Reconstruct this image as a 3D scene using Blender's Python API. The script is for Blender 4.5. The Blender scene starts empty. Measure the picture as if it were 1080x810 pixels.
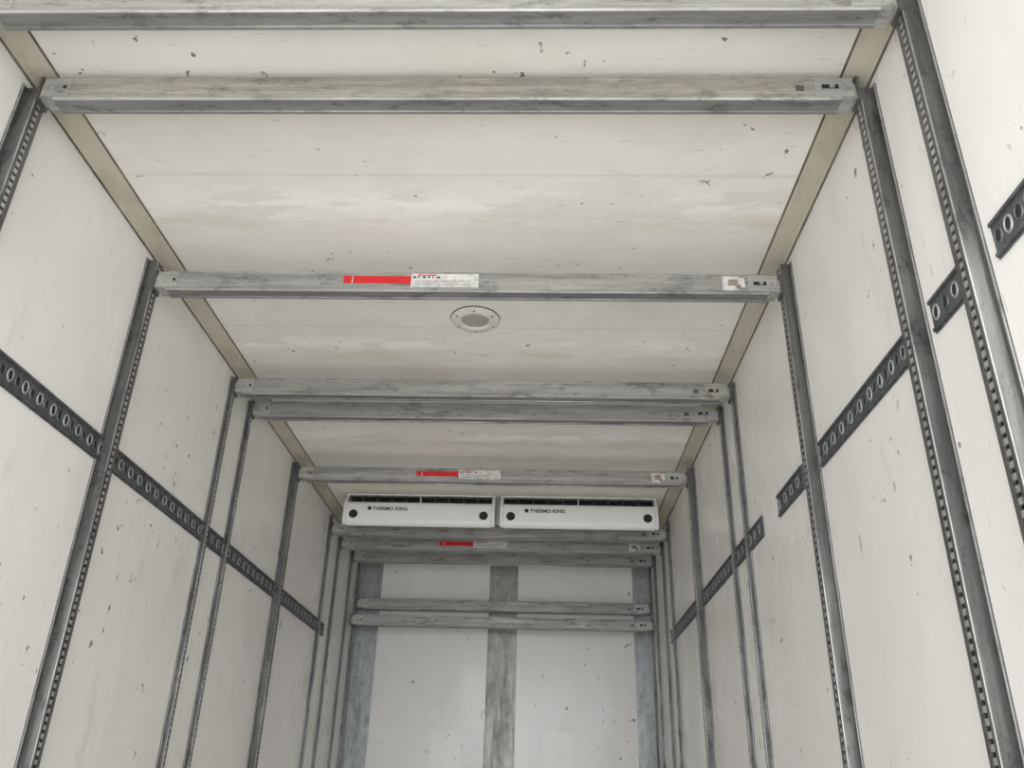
import bpy, bmesh, math, random
from mathutils import Matrix, Vector
random.seed(4)
W=2.46; XL=-1.5252; XR=XL+W; ZC=1.9063; ZF=-0.75; YB=-0.6; YF=7.15
F_PX=893.9
sc=bpy.context.scene
sc.view_settings.view_transform='Standard'
sc.view_settings.look='None'
sc.view_settings.exposure=0.0

# ---------------- materials ----------------
def mat(name):
    m=bpy.data.materials.new(name); m.use_nodes=True
    nt=m.node_tree; b=nt.nodes['Principled BSDF']; return m,nt,b
def N(nt,t,**k):
    n=nt.nodes.new(t)
    for a,v in k.items(): setattr(n,a,v)
    return n
def coords(nt,scale=(1,1,1)):
    tc=N(nt,'ShaderNodeTexCoord'); mp=N(nt,'ShaderNodeMapping')
    mp.inputs['Scale'].default_value=scale
    nt.links.new(tc.outputs['Object'],mp.inputs['Vector']); return mp.outputs['Vector']
def noise(nt,vec,scale,detail=3,rough=.6):
    n=N(nt,'ShaderNodeTexNoise'); n.inputs['Scale'].default_value=scale
    n.inputs['Detail'].default_value=detail; n.inputs['Roughness'].default_value=rough
    nt.links.new(vec,n.inputs['Vector']); return n.outputs['Fac']
def ramp(nt,fac,stops):
    r=N(nt,'ShaderNodeValToRGB'); e=r.color_ramp.elements
    while len(e)>1: e.remove(e[-1])
    def c4(c): return (c,c,c,1) if isinstance(c,(int,float)) else (*c,1)
    e[0].position=stops[0][0]; e[0].color=c4(stops[0][1])
    for p,c in stops[1:]:
        x=e.new(p); x.color=c4(c)
    nt.links.new(fac,r.inputs['Fac']); return r.outputs['Color']
def mix(nt,fac,a,b,mode='MIX'):
    n=N(nt,'ShaderNodeMix',data_type='RGBA',blend_type=mode)
    for s,v in ((n.inputs[0],fac),(n.inputs[6],a),(n.inputs[7],b)):
        if isinstance(v,bpy.types.NodeSocket): nt.links.new(v,s)
        elif isinstance(v,(int,float)): s.default_value=v
        else: s.default_value=(*v,1)
    return n.outputs[2]
def math_(nt,op,a,b=None,clamp=False):
    n=N(nt,'ShaderNodeMath',operation=op); n.use_clamp=clamp
    for i,v in enumerate((a,b)):
        if v is None: continue
        if isinstance(v,bpy.types.NodeSocket): nt.links.new(v,n.inputs[i])
        else: n.inputs[i].default_value=v
    return n.outputs[0]
def bump(nt,b,h,strength,dist=.002):
    n=N(nt,'ShaderNodeBump'); n.inputs['Strength'].default_value=strength; n.inputs['Distance'].default_value=dist
    nt.links.new(h,n.inputs['Height']); nt.links.new(n.outputs[0],b.inputs['Normal'])

def panel_mat(name,base,dirt,rough=.38,stretch=(1,1,.35),marks=True,ceiling=False,front=False,dk=.22,smudge=0):
    m,nt,b=mat(name)
    v=coords(nt); vs=coords(nt,stretch)
    big=ramp(nt,noise(nt,vs,1.3,3,.5),[(.38,0.0),(.62,1.0)])
    col=mix(nt,big,base,tuple(c*.93 for c in base))
    d1=ramp(nt,noise(nt,vs,4.5,4,.65),[(.50,0.0),(.74,1.0)])
    col=mix(nt,math_(nt,'MULTIPLY',d1,dk),col,dirt)
    sep=N(nt,'ShaderNodeSeparateXYZ'); nt.links.new(v,sep.inputs[0])
    if ceiling:
        for yc,wd in ((2.42,.15),(3.45,.10),(4.55,.12)):
            d=math_(nt,'ABSOLUTE',math_(nt,'SUBTRACT',sep.outputs[1],yc))
            band=math_(nt,'SUBTRACT',1.0,math_(nt,'DIVIDE',d,wd),clamp=True)
            vv=coords(nt,(.7,2.2,1))
            s=ramp(nt,noise(nt,vv,4.0,5,.6),[(.50,0.0),(.54,1.0)])
            col=mix(nt,math_(nt,'MULTIPLY',math_(nt,'MULTIPLY',band,s),.95),col,(.91,.91,.89))
            j=math_(nt,'LESS_THAN',math_(nt,'ABSOLUTE',math_(nt,'SUBTRACT',sep.outputs[1],yc-.16)),.005)
            col=mix(nt,math_(nt,'MULTIPLY',j,.3),col,(.55,.50,.38))
            # grime gathers beside the joint
            d=math_(nt,'ABSOLUTE',math_(nt,'SUBTRACT',sep.outputs[1],yc+.10))
            band=math_(nt,'SUBTRACT',1.0,math_(nt,'DIVIDE',d,.10),clamp=True)
            s=ramp(nt,noise(nt,coords(nt,(.5,1.6,1)),5.0,5,.7),[(.46,0.0),(.62,1.0)])
            col=mix(nt,math_(nt,'MULTIPLY',math_(nt,'MULTIPLY',band,s),.5),col,(.58,.53,.42))
        st=ramp(nt,noise(nt,coords(nt,(.8,1.5,1)),1.7,4,.6),[(.48,0.0),(.70,1.0)])
        col=mix(nt,math_(nt,'MULTIPLY',st,.38),col,(.63,.59,.49))
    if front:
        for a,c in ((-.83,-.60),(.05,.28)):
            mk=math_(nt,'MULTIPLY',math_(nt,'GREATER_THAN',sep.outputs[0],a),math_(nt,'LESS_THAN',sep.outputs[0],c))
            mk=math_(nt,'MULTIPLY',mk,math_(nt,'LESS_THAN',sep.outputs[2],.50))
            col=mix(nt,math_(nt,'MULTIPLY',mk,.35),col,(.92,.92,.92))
    if smudge:
        g=ramp(nt,noise(nt,coords(nt,(1,1.6,.5)),3.2,5,.75),[(.58,0.0),(.70,1.0)])
        col=mix(nt,math_(nt,'MULTIPLY',g,smudge),col,(.50,.47,.43))
    if marks:
        k=ramp(nt,noise(nt,coords(nt,(1,1.1,.8)),24,3,.55),[(.69,0.0),(.705,1.0)])
        k2=ramp(nt,noise(nt,coords(nt,(1,1.6,1.1)),2.3,2,.5),[(.48,0.0),(.56,1.0)])
        kk=math_(nt,'MULTIPLY',k,k2)
        col=mix(nt,math_(nt,'MULTIPLY',kk,.9),col,(.14,.11,.09))
        sv=N(nt,'ShaderNodeMapping'); sv.inputs['Scale'].default_value=(1,11,1.0); sv.inputs['Rotation'].default_value=(.5,0,.2)
        nt.links.new(v,sv.inputs['Vector'])
        s=ramp(nt,noise(nt,sv.outputs['Vector'],9,2,.5),[(.715,0.0),(.73,1.0)])
        col=mix(nt,math_(nt,'MULTIPLY',s,.4),col,(.33,.30,.26))
    nt.links.new(col,b.inputs['Base Color'])
    nt.links.new(ramp(nt,big,[(0,rough-.05),(1,rough+.08)]),b.inputs['Roughness'])
    bump(nt,b,noise(nt,coords(nt,(1,1,.5)),2.2,2),.5,.014)
    return m
M_WALL=panel_mat('white_grp_wall',(.845,.83,.81),(.64,.605,.55),.28,smudge=.28)
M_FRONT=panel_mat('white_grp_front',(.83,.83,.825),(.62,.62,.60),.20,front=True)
M_CEIL=panel_mat('cream_grp_ceiling',(.84,.82,.775),(.66,.615,.52),.5,(.8,1.2,1),True,True,dk=.3)

def metal(name,c1,c2,dark,axis='x',rough=.5,met=.55,dk=.5,spangle=False,rust=0,th=(.53,.63)):
    m,nt,b=mat(name)
    sx={'x':(.2,3,3),'z':(3,3,.3)}[axis]
    n1=ramp(nt,noise(nt,coords(nt,sx),10,5,.75),[(.35,0.0),(.65,1.0)])
    col=mix(nt,n1,c1,c2)
    n2=ramp(nt,noise(nt,coords(nt,{'x':(.7,2.0,2.0),'z':(2,2,1)}[axis]),10,5,.8),[(th[0],0.0),(th[1],1.0)])
    col=mix(nt,math_(nt,'MULTIPLY',n2,dk),col,dark)
    if spangle:
        vo=N(nt,'ShaderNodeTexVoronoi'); vo.inputs['Scale'].default_value=28
        nt.links.new(coords(nt,(1,1,.7)),vo.inputs['Vector'])
        g=N(nt,'ShaderNodeSeparateColor'); nt.links.new(vo.outputs['Color'],g.inputs[0])
        col=mix(nt,math_(nt,'MULTIPLY',g.outputs[0],.3),col,tuple(min(1,x*1.5) for x in c1))
    if rust:
        n3=ramp(nt,noise(nt,coords(nt,(1.5,1,1)),8,5,.8),[(.60,0.0),(.68,1.0)])
        col=mix(nt,math_(nt,'MULTIPLY',n3,rust),col,(.20,.085,.045))
    nt.links.new(col,b.inputs['Base Color'])
    b.inputs['Metallic'].default_value=met
    nt.links.new(ramp(nt,n1,[(0,rough-.08),(1,rough+.12)]),b.inputs['Roughness'])
    bump(nt,b,n1,.3,.0012)
    return m
M_BAR=metal('worn_aluminium',(.46,.455,.44),(.29,.285,.27),(.085,.085,.085),dk=.52)
M_BARB=metal('worn_aluminium_shaded_underside',(.30,.30,.295),(.20,.20,.195),(.055,.055,.055),dk=.55,rough=.4)  # same bar metal, darkened: underside shade is put into the colour
M_BAR2=metal('weathered_beam_face',(.46,.435,.38),(.27,.255,.22),(.10,.09,.08),rough=.6,met=.3,rust=.3,dk=.45)
M_SLEEVE=metal('zinc_sleeve',(.52,.52,.50),(.36,.36,.35),(.12,.11,.10),rust=.55)
M_TRACK=metal('galvanised_track',(.18,.18,.175),(.095,.095,.093),(.03,.03,.03),'z',.42,.6,.6)
M_RUNG=metal('bright_track_rung',(.58,.58,.57),(.32,.32,.32),(.08,.08,.08),'z',.4,.6,.5)
M_RAIL=metal('lashing_rail_steel',(.15,.163,.172),(.09,.10,.107),(.04,.04,.04),'z',.42,.6,.4)
M_STRIP_S=metal('spangled_zinc_sheet',(.37,.39,.40),(.25,.27,.28),(.12,.12,.12),'z',.40,.5,.5,True)
M_STRIP_C=metal('dull_zinc_sheet',(.33,.325,.31),(.23,.225,.21),(.13,.12,.10),'z',.45,.5,.5,True)
def plain(name,c,rough=.5,met=0,var=.1,scale=12):
    m,nt,b=mat(name)
    f=ramp(nt,noise(nt,coords(nt),scale,3),[(.3,0.0),(.7,1.0)])
    nt.links.new(mix(nt,f,c,tuple(x*(1-var) for x in c)),b.inputs['Base Color'])
    b.inputs['Roughness'].default_value=rough; b.inputs['Metallic'].default_value=met
    return m
M_DARK=plain('dark_recess',(.015,.015,.017),.7)
M_RED=plain('red_label',(.70,.015,.02),.4,var=.2,scale=30)
M_PAPER=plain('white_label',(.78,.775,.75),.45,var=.4,scale=45)
M_INK=plain('black_print',(.03,.03,.035),.5)
M_TRIM=panel_mat('yellowed_trim',(.52,.49,.40),(.26,.23,.165),.5,(1.5,.8,1.5),False,dk=.65)
M_TRIME=plain('trim_edge_shadow_gap',(.19,.17,.12),.6,var=.7)
M_UNIT=plain('white_fascia_plastic',(.90,.90,.89),.35,var=.04,scale=5)
M_BEZEL=plain('lamp_bezel_white',(.74,.73,.71),.4,var=.15,scale=25)
M_LENS=plain('frosted_lens',(.40,.39,.36),.25,var=.2,scale=60)
M_FLOOR=plain('alloy_floor',(.57,.56,.54),.6,var=.2,scale=4)
M_GROUND=plain('concrete_yard',(.42,.41,.39),.9,var=.2,scale=1.5)
M_STICK=plain('stained_sticker',(.42,.34,.28),.6,var=.6,scale=60)

# ---------------- mesh helpers ----------------
class MB:
    def __init__(s,name,mats):
        s.name=name; s.mats=mats; s.bm=bmesh.new()
    def idx(s,m):
        if m not in s.mats: s.mats.append(m)
        return s.mats.index(m)
    def box(s,x0,x1,y0,y1,z0,z1,m):
        i=s.idx(m); bm=s.bm
        v=[bm.verts.new((x,y,z)) for x in (x0,x1) for y in (y0,y1) for z in (z0,z1)]
        for q in ((0,1,3,2),(4,6,7,5),(0,4,5,1),(2,3,7,6),(0,2,6,4),(1,5,7,3)):
            bm.faces.new([v[k] for k in q]).material_index=i
    def extr(s,prof,x0,x1,m,fm=None):
        i=s.idx(m); bm=s.bm
        a=[bm.verts.new((x0,y,z)) for y,z in prof]; b=[bm.verts.new((x1,y,z)) for y,z in prof]
        n=len(prof)
        for k in range(n):
            f=bm.faces.new((a[k],b[k],b[(k+1)%n],a[(k+1)%n])); f.material_index=i
            if fm and k in fm: f.material_index=s.idx(fm[k])
        bm.faces.new(a[::-1]).material_index=i; bm.faces.new(b).material_index=i
    def extr_y(s,prof,y0,y1,m):
        i=s.idx(m); bm=s.bm
        a=[bm.verts.new((x,y0,z)) for x,z in prof]; b=[bm.verts.new((x,y1,z)) for x,z in prof]
        n=len(prof)
        for k in range(n): bm.faces.new((a[k],b[k],b[(k+1)%n],a[(k+1)%n])).material_index=i
        bm.faces.new(a[::-1]).material_index=i; bm.faces.new(b).material_index=i
    def lathe(s,c,axis,prof,m,n=24,sc2=(1,1)):
        i=s.idx(m); bm=s.bm; A=Vector(axis).normalized()
        if abs(A.x)>.9: U=Vector((0,1,0)); V=Vector((0,0,1))
        else:
            U=A.orthogonal().normalized(); V=A.cross(U)
        C=Vector(c); rings=[]
        for r,h in prof:
            if r<=1e-6: rings.append([bm.verts.new(C+A*h)])
            else: rings.append([bm.verts.new(C+A*h+U*r*sc2[0]*math.cos(2*math.pi*k/n)+V*r*sc2[1]*math.sin(2*math.pi*k/n)) for k in range(n)])
        for p,q in zip(rings,rings[1:]):
            for k in range(n):
                k2=(k+1)%n
                if len(p)==1 and len(q)==1: continue
                if len(q)==1: f=bm.faces.new((p[k],p[k2],q[0]))
                elif len(p)==1: f=bm.faces.new((p[0],q[k2],q[k]))
                else: f=bm.faces.new((p[k],p[k2],q[k2],q[k]))
                f.material_index=i; f.smooth=True
    def done(s,bevel=0,parent=None):
        bmesh.ops.recalc_face_normals(s.bm,faces=s.bm.faces)
        me=bpy.data.meshes.new(s.name); s.bm.to_mesh(me); s.bm.free()
        for m in s.mats: me.materials.append(m)
        o=bpy.data.objects.new(s.name,me); sc.collection.objects.link(o)
        if bevel:
            b=o.modifiers.new('bevel','BEVEL'); b.width=bevel; b.segments=2; b.limit_method='ANGLE'; b.angle_limit=math.radians(50)
        if parent: o.parent=parent
        return o

# ---------------- shell ----------------
def shell(name,*a):
    o=MB(name,[]); o.box(*a); return o.done()
shell('wall_left',XL-.08,XL,YB,YF+.08,ZF,ZC,M_WALL)
shell('wall_right',XR,XR+.08,YB,YF+.08,ZF,ZC,M_WALL)
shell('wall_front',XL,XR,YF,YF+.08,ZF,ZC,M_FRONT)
shell('ceiling',XL-.08,XR+.08,YB,YF+.08,ZC,ZC+.08,M_CEIL)
fl=MB('floor',[]); fl.box(XL-.08,XR+.08,YB,YF+.08,ZF-.1,ZF-.004,M_FLOOR)
x=XL+.02
while x<XR-.03:
    fl.box(x,x+.028,YB,YF,ZF-.005,ZF,M_FLOOR); x+=.04
fl.done()
g=MB('ground',[]); g.box(-40,40,-60,40,-2.0,-1.9,M_GROUND); g.done()

def cove(name,side):
    X=XL if side<0 else XR; d=-side
    o=MB(name,[])
    w=.076
    o.extr_y([(X,ZC),(X,ZC-.022),(X+d*.004,ZC-.024),(X+d*.012,ZC-.016),(X+d*(w-.006),ZC-.006),(X+d*w,ZC-.003),(X+d*w,ZC)],YB,YF,M_TRIM)
    o.extr_y([(X+d*w,ZC),(X+d*w,ZC-.0035),(X+d*(w+.006),ZC-.002),(X+d*(w+.006),ZC)],YB,YF,M_TRIME)
    o.extr_y([(X,ZC-.022),(X,ZC-.029),(X+d*.005,ZC-.029),(X+d*.005,ZC-.024)],YB,YF,M_TRIME)
    o.done()
cove('trim_1',-1); cove('trim_2',1)

st=MB('trim_3',[]); st.box(XL,-1.325,YF-.006,YF,ZF,ZC-.03,M_STRIP_S); st.done(.001)
st=MB('trim_4',[]); st.box(-.413,-.175,YF-.006,YF,ZF,ZC-.03,M_STRIP_C)
for z in [ -.5+.25*k for k in range(10)]:
    for xx in (-.395,-.193): st.lathe((xx,YF-.006,z),(0,-1,0),[(.008,0),(.007,.003),(0,.004)],M_STRIP_S,10)
st.done(.001)
st=MB('trim_5',[]); st.box(.785,XR,YF-.006,YF,ZF,ZC-.03,M_STRIP_S); st.done(.001)

# ---------------- bars & tracks ----------------
BARS=[(1.505,1.803,1,'plain'),(1.805,1.800,1,'wood'),(2.686,1.712,1,'label'),(3.677,1.750,0,'plain'),(3.960,1.758,0,'plain'),
      (4.857,1.736,1,'label'),(5.911,1.700,0,'plain'),(6.244,1.690,0,'label'),(6.72,1.715,0,'plain'),(6.87,1.240,None,'plain'),(7.03,1.40,0,'plain')]
def track(Y,side,thick):
    X=XL if side<0 else XR; d=-side
    o=MB('slotted_wall_track',[])
    zb,zt=ZF,1.85
    hw,bw,h=(.025,.043,.038) if thick else (.014,.025,.020)
    lip=.007 if thick else .005
    def bx(u0,u1,y0,y1,z0,z1,m):
        a,b=X+d*u0,X+d*u1
        o.box(min(a,b),max(a,b),Y+y0,Y+y1,z0,z1,m)
    bx(0,.004,-bw,-hw,zb,zt,M_TRACK); bx(0,.004,hw,bw,zb,zt,M_TRACK)
    bx(0,h,-hw,-hw+.004,zb,zt,M_TRACK); bx(0,h,hw-.004,hw,zb,zt,M_TRACK)
    bx(h-.004,h,-hw+.004,-lip,zb,zt,M_TRACK); bx(h-.004,h,lip,hw-.004,zb,zt,M_TRACK)
    bx(.001,.004,-hw+.004,hw-.004,zb,zt,M_DARK)
    p=.024
    z=zb
    while z<zt-.02:
        bx(h-.0045,h+.0008,-lip,lip,z,z+p*.55,M_RUNG); z+=p
    bx(h,h+.002,-hw,-hw+.004,zb,zt,M_RUNG)
    bx(.004,.006,-bw,-bw+.004,zb,zt,M_RUNG)
    o.done()
for Y,Z,t,s in BARS:
    if t is None: continue
    track(Y+.032,-1,t); track(Y+.032,1,t)

H=.088; D=.064
def bar(Y,Z,thick,style):
    o=MB('load_bar',[])
    t=.039 if thick else .022
    x0,x1=XL+t,XR-t
    face=M_BAR2 if style=='wood' else M_BAR
    gr=[]
    zs=[.012,.022,.032,.042,.052,.062,.072] if style=='wood' else [.012,.066,.076]
    for z in zs: gr+= [(0,z-.002),(.0025,z-.001),(.0025,z+.001),(0,z+.002)]
    prof=[(.004,0),(0,.004)]+gr+[(0,H-.004),(.004,H),(D-.004,H),(D,H-.004),(D,.004),(D-.004,0),(D*.80,0),(D*.78,.004),(D*.22,.004),(D*.20,0)]
    prof=[(Y+a,Z+b) for a,b in prof]
    e=.055
    fm={k:face for k in range(1,2+len(gr))}
    n=len(prof)
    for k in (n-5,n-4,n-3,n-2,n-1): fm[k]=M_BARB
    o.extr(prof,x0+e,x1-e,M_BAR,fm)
    for s,xa in ((-1,x0),(1,x1)):
        d=-s
        def bx(u0,u1,a,b,c,dd,m):
            p,q=xa+d*u0,xa+d*u1; o.box(min(p,q),max(p,q),Y+a,Y+b,Z+c,Z+dd,m)
        ln=.13 if s>0 else .10
        bx(.02,ln,-.003,D+.003,.010,H-.010,M_SLEEVE)
        bx(-.003,.03,.010,D-.010,.016,H-.020,M_SLEEVE)
        bx(-.001,.008,.004,D-.004,.004,H+.004,M_TRACK)
        o.lathe((xa+d*(.045),Y-.003,Z+H*.5),(0,-1,0),[(.007,0),(.006,.003),(0,.004)],M_RUNG,12)
        if s>0:
            bx(.062,.11,-.0038,-.0028,.036,.052,M_DARK)
            bx(.075,.088,-.010,-.003,.038,.050,M_SLEEVE)
            p=xa+d*.17; o.box(p-.012,p+.012,Y-.001,Y,Z+.03,Z+.05,M_TRACK)
        else:
            o.lathe((xa+d*(.085),Y-.003,Z+H*.5),(0,-1,0),[(.006,0),(.005,.003),(0,.004)],M_DARK,12)
    if style=='label':
        o.box(-.752,-.495,Y-.0012,Y+.0005,Z+.034,Z+.066,M_RED)
        o.box(-.72,-.716,Y-.0016,Y,Z+.034,Z+.066,M_PAPER)
        o.box(-.495,-.24,Y-.0012,Y+.0005,Z+.020,Z+.078,M_PAPER)
        for k,ww in enumerate((.012,.006,.012,.010,.005,.012)):
            xx=-.487+k*.018
            o.box(xx,xx+ww,Y-.0018,Y,Z+.058,Z+.066,M_INK)
        o.box(-.47,-.40,Y-.0018,Y,Z+.069,Z+.074,M_RED)
        for k in range(3): o.box(-.48,-.27-.04*(k%2),Y-.0018,Y,Z+.027+.009*k,Z+.030+.009*k,M_STRIP_C)
        # torn, stained sticker at the latch end
        o.extr_z=None
        o.box(XR-.262,XR-.205,Y-.0012,Y+.0005,Z+.014,Z+.076,M_PAPER)
        o.box(XR-.205,XR-.180,Y-.0012,Y+.0005,Z+.028,Z+.070,M_PAPER)
        o.box(XR-.242,XR-.205,Y-.0018,Y,Z+.034,Z+.062,M_STICK)
        o.box(XR-.215,XR-.195,Y-.0020,Y,Z+.022,Z+.040,M_STICK)
    o.done(.0008)
for Y,Z,t,s in BARS: bar(Y,Z,t if t is not None else 0,s)

# ---------------- lashing rails ----------------
def rail(name,side,pieces):
    X=XL if side<0 else XR; d=-side
    o=MB(name,[]); zc=1.063; hh=.045
    for y0,y1 in pieces:
        def bx(u0,u1,z0,z1,a,b,m):
            p,q=X+d*u0,X+d*u1; o.box(min(p,q),max(p,q),a,b,z0,z1,m)
        bx(0,.005,zc-hh,zc+hh,y0,y1,M_RAIL)
        bx(.005,.010,zc+hh-.012,zc+hh-.004,y0,y1,M_RAIL)
        bx(.005,.010,zc-hh+.004,zc-hh+.012,y0,y1,M_RAIL)
        n=max(1,int((y1-y0)/.040)); stp=(y1-y0)/n
        for k in range(n):
            yy=y0+stp*(k+.5)
            o.lathe((X+d*.005,yy,zc),(d,0,0),[(.0160,0),(.0145,.003),(.0120,.003),(.0110,.001)],M_STRIP_S if k%2 else M_RAIL,14,(1,1.35))
            o.lathe((X+d*.005,yy,zc),(d,0,0),[(.0110,.001),(0,.001)],M_DARK,14,(1,1.35))
    o.done()
rail('lashing_rail',-1,[(-.5,6.12)])
rail('lashing_rail',1,[(-.5,1.46),(1.57,1.765),(1.88,2.655),(2.86,3.2),(3.45,6.12)])

# ---------------- ceiling lamp ----------------
o=MB('ceiling_lamp',[]); c=(-.292,3.21,ZC)
o.lathe(c,(0,0,-1),[(.109,0),(.109,.004),(.107,.006)],M_TRIME,48)
o.lathe(c,(0,0,-1),[(.107,.004),(.107,.008),(.100,.013),(.072,.018),(.064,.018),(.060,.008)],M_BEZEL,48)
o.lathe(c,(0,0,-1),[(.060,.008),(.045,.012),(.025,.015),(0,.016)],M_LENS,48)
for k in range(6):
    a=math.radians(30+60*k); o.lathe((c[0]+.087*math.cos(a),c[1]+.087*math.sin(a),ZC-.0148),(0,0,-1),[(.005,0),(.004,.002),(0,.002)],M_INK,10)
o.done()

# ---------------- evaporator units ----------------
def evap(x0,x1):
    root=bpy.data.objects.new('evaporator_unit',None); sc.collection.objects.link(root)
    Yf=5.545
    prof=[(Yf+.30,ZC),(Yf+.30,1.76),(Yf+.24,1.735),(Yf+.05,1.672),(Yf+.028,1.671),(Yf+.012,1.678),(Yf+.002,1.69),(Yf,1.705),
          (Yf+.006,1.775),(Yf+.012,1.815),(Yf+.022,1.832),(Yf+.04,1.84),(Yf+.15,1.845),(Yf+.15,ZC)]
    b=MB('fascia',[]); b.extr(prof,x0+.022,x1-.022,M_UNIT)
    ck=[(Yf+.29,ZC),(Yf+.29,1.765),(Yf+.045,1.676),(Yf+.02,1.68),(Yf+.006,1.70),(Yf+.012,1.80),(Yf+.03,1.85),(Yf+.06,1.893),(Yf+.06,ZC)]
    b.extr(ck,x0,x0+.022,M_UNIT); b.extr(ck,x1-.022,x1,M_UNIT)
    b.box(x0+.022,x1-.022,Yf+.05,Yf+.075,ZC-.012,ZC,M_UNIT)
    b.done(.006,root)
    gq=MB('outlet_grille',[]); gq.box(x0+.022,x1-.022,Yf+.145,Yf+.1495,1.845,ZC-.001,M_DARK)
    for z in (1.862,1.880): gq.box(x0+.03,x1-.03,Yf+.065,Yf+.078,z,z+.003,M_INK)
    n=10
    for k in range(1,n):
        xx=x0+.022+(x1-x0-.044)*k/n; gq.box(xx-.003,xx+.003,Yf+.06,Yf+.145,1.843,ZC-.006,M_RAIL if k!=5 else M_UNIT)
    gq.done(0,root)
    h=MB('mounting_holes',[])
    for xx in (x0+.075,x1-.075):
        h.lathe((xx,Yf+.002,1.742),(0,-1,0),[(.036,-.004),(.034,.003),(.030,.003)],M_UNIT,24)
        h.lathe((xx,Yf+.002,1.742),(0,-1,0),[(.030,.003),(.026,.0015),(0,.0015)],M_DARK,24)
    h.done(0,root)
    tc=bpy.data.curves.new('logo_text','FONT'); tc.body='THERMO KING'; tc.size=.035; tc.extrude=.0008; tc.space_character=1.02
    tc.offset=.0008
    to=bpy.data.objects.new('logo_text',tc); sc.collection.objects.link(to); to.data.materials.append(M_INK)
    to.location=(x0+.205,Yf+.0045,1.772); to.rotation_euler=(math.radians(86),0,0); to.parent=root
    lg=MB('logo_badge',[]); lg.lathe((x0+.182,Yf+.009,1.785),(0,-1,0),[(.015,.001),(.015,.005),(.0,.005)],M_INK,6); lg.done(0,root)
    return root
evap(-1.345,-.305); evap(-.270,.805)

# ---------------- light ----------------
w=bpy.data.worlds.new('World'); sc.world=w; w.use_nodes=True
nt=w.node_tree; bg=nt.nodes['Background']
bg.inputs[0].default_value=(.94,.965,1.0,1); bg.inputs[1].default_value=2.05
s=bpy.data.lights.new('sun','SUN'); s.energy=6.2; s.angle=math.radians(3); s.color=(1,.975,.94)
so=bpy.data.objects.new('sun',s); sc.collection.objects.link(so)
el=math.radians(21)
so.rotation_euler=Vector((0,math.cos(el),-math.sin(el))).to_track_quat('-Z','Y').to_euler()
a=bpy.data.lights.new('rear_door_daylight','AREA'); a.shape='RECTANGLE'; a.size=2.3; a.size_y=2.4; a.energy=60; a.color=(.98,.99,1)
ao=bpy.data.objects.new('rear_door_daylight',a); sc.collection.objects.link(ao)
ao.location=((XL+XR)/2,YB-.05,.55); ao.rotation_euler=(math.radians(90),0,0)

# ---------------- camera ----------------
yaw,p,r=-.0381,.4590,.0283
F=Vector((math.sin(yaw)*math.cos(p),math.cos(yaw)*math.cos(p),math.sin(p)))
R=F.cross(Vector((0,0,1))).normalized(); U=R.cross(F)
R2=R*math.cos(r)+U*math.sin(r); U2=-R*math.sin(r)+U*math.cos(r)
cam=bpy.data.cameras.new('camera'); co=bpy.data.objects.new('camera',cam); sc.collection.objects.link(co)
co.matrix_world=Matrix(((R2.x,U2.x,-F.x,0),(R2.y,U2.y,-F.y,0),(R2.z,U2.z,-F.z,0),(0,0,0,1)))
cam.sensor_fit='HORIZONTAL'; cam.sensor_width=36; cam.lens=F_PX/1080*36; cam.clip_start=.02
sc.camera=co
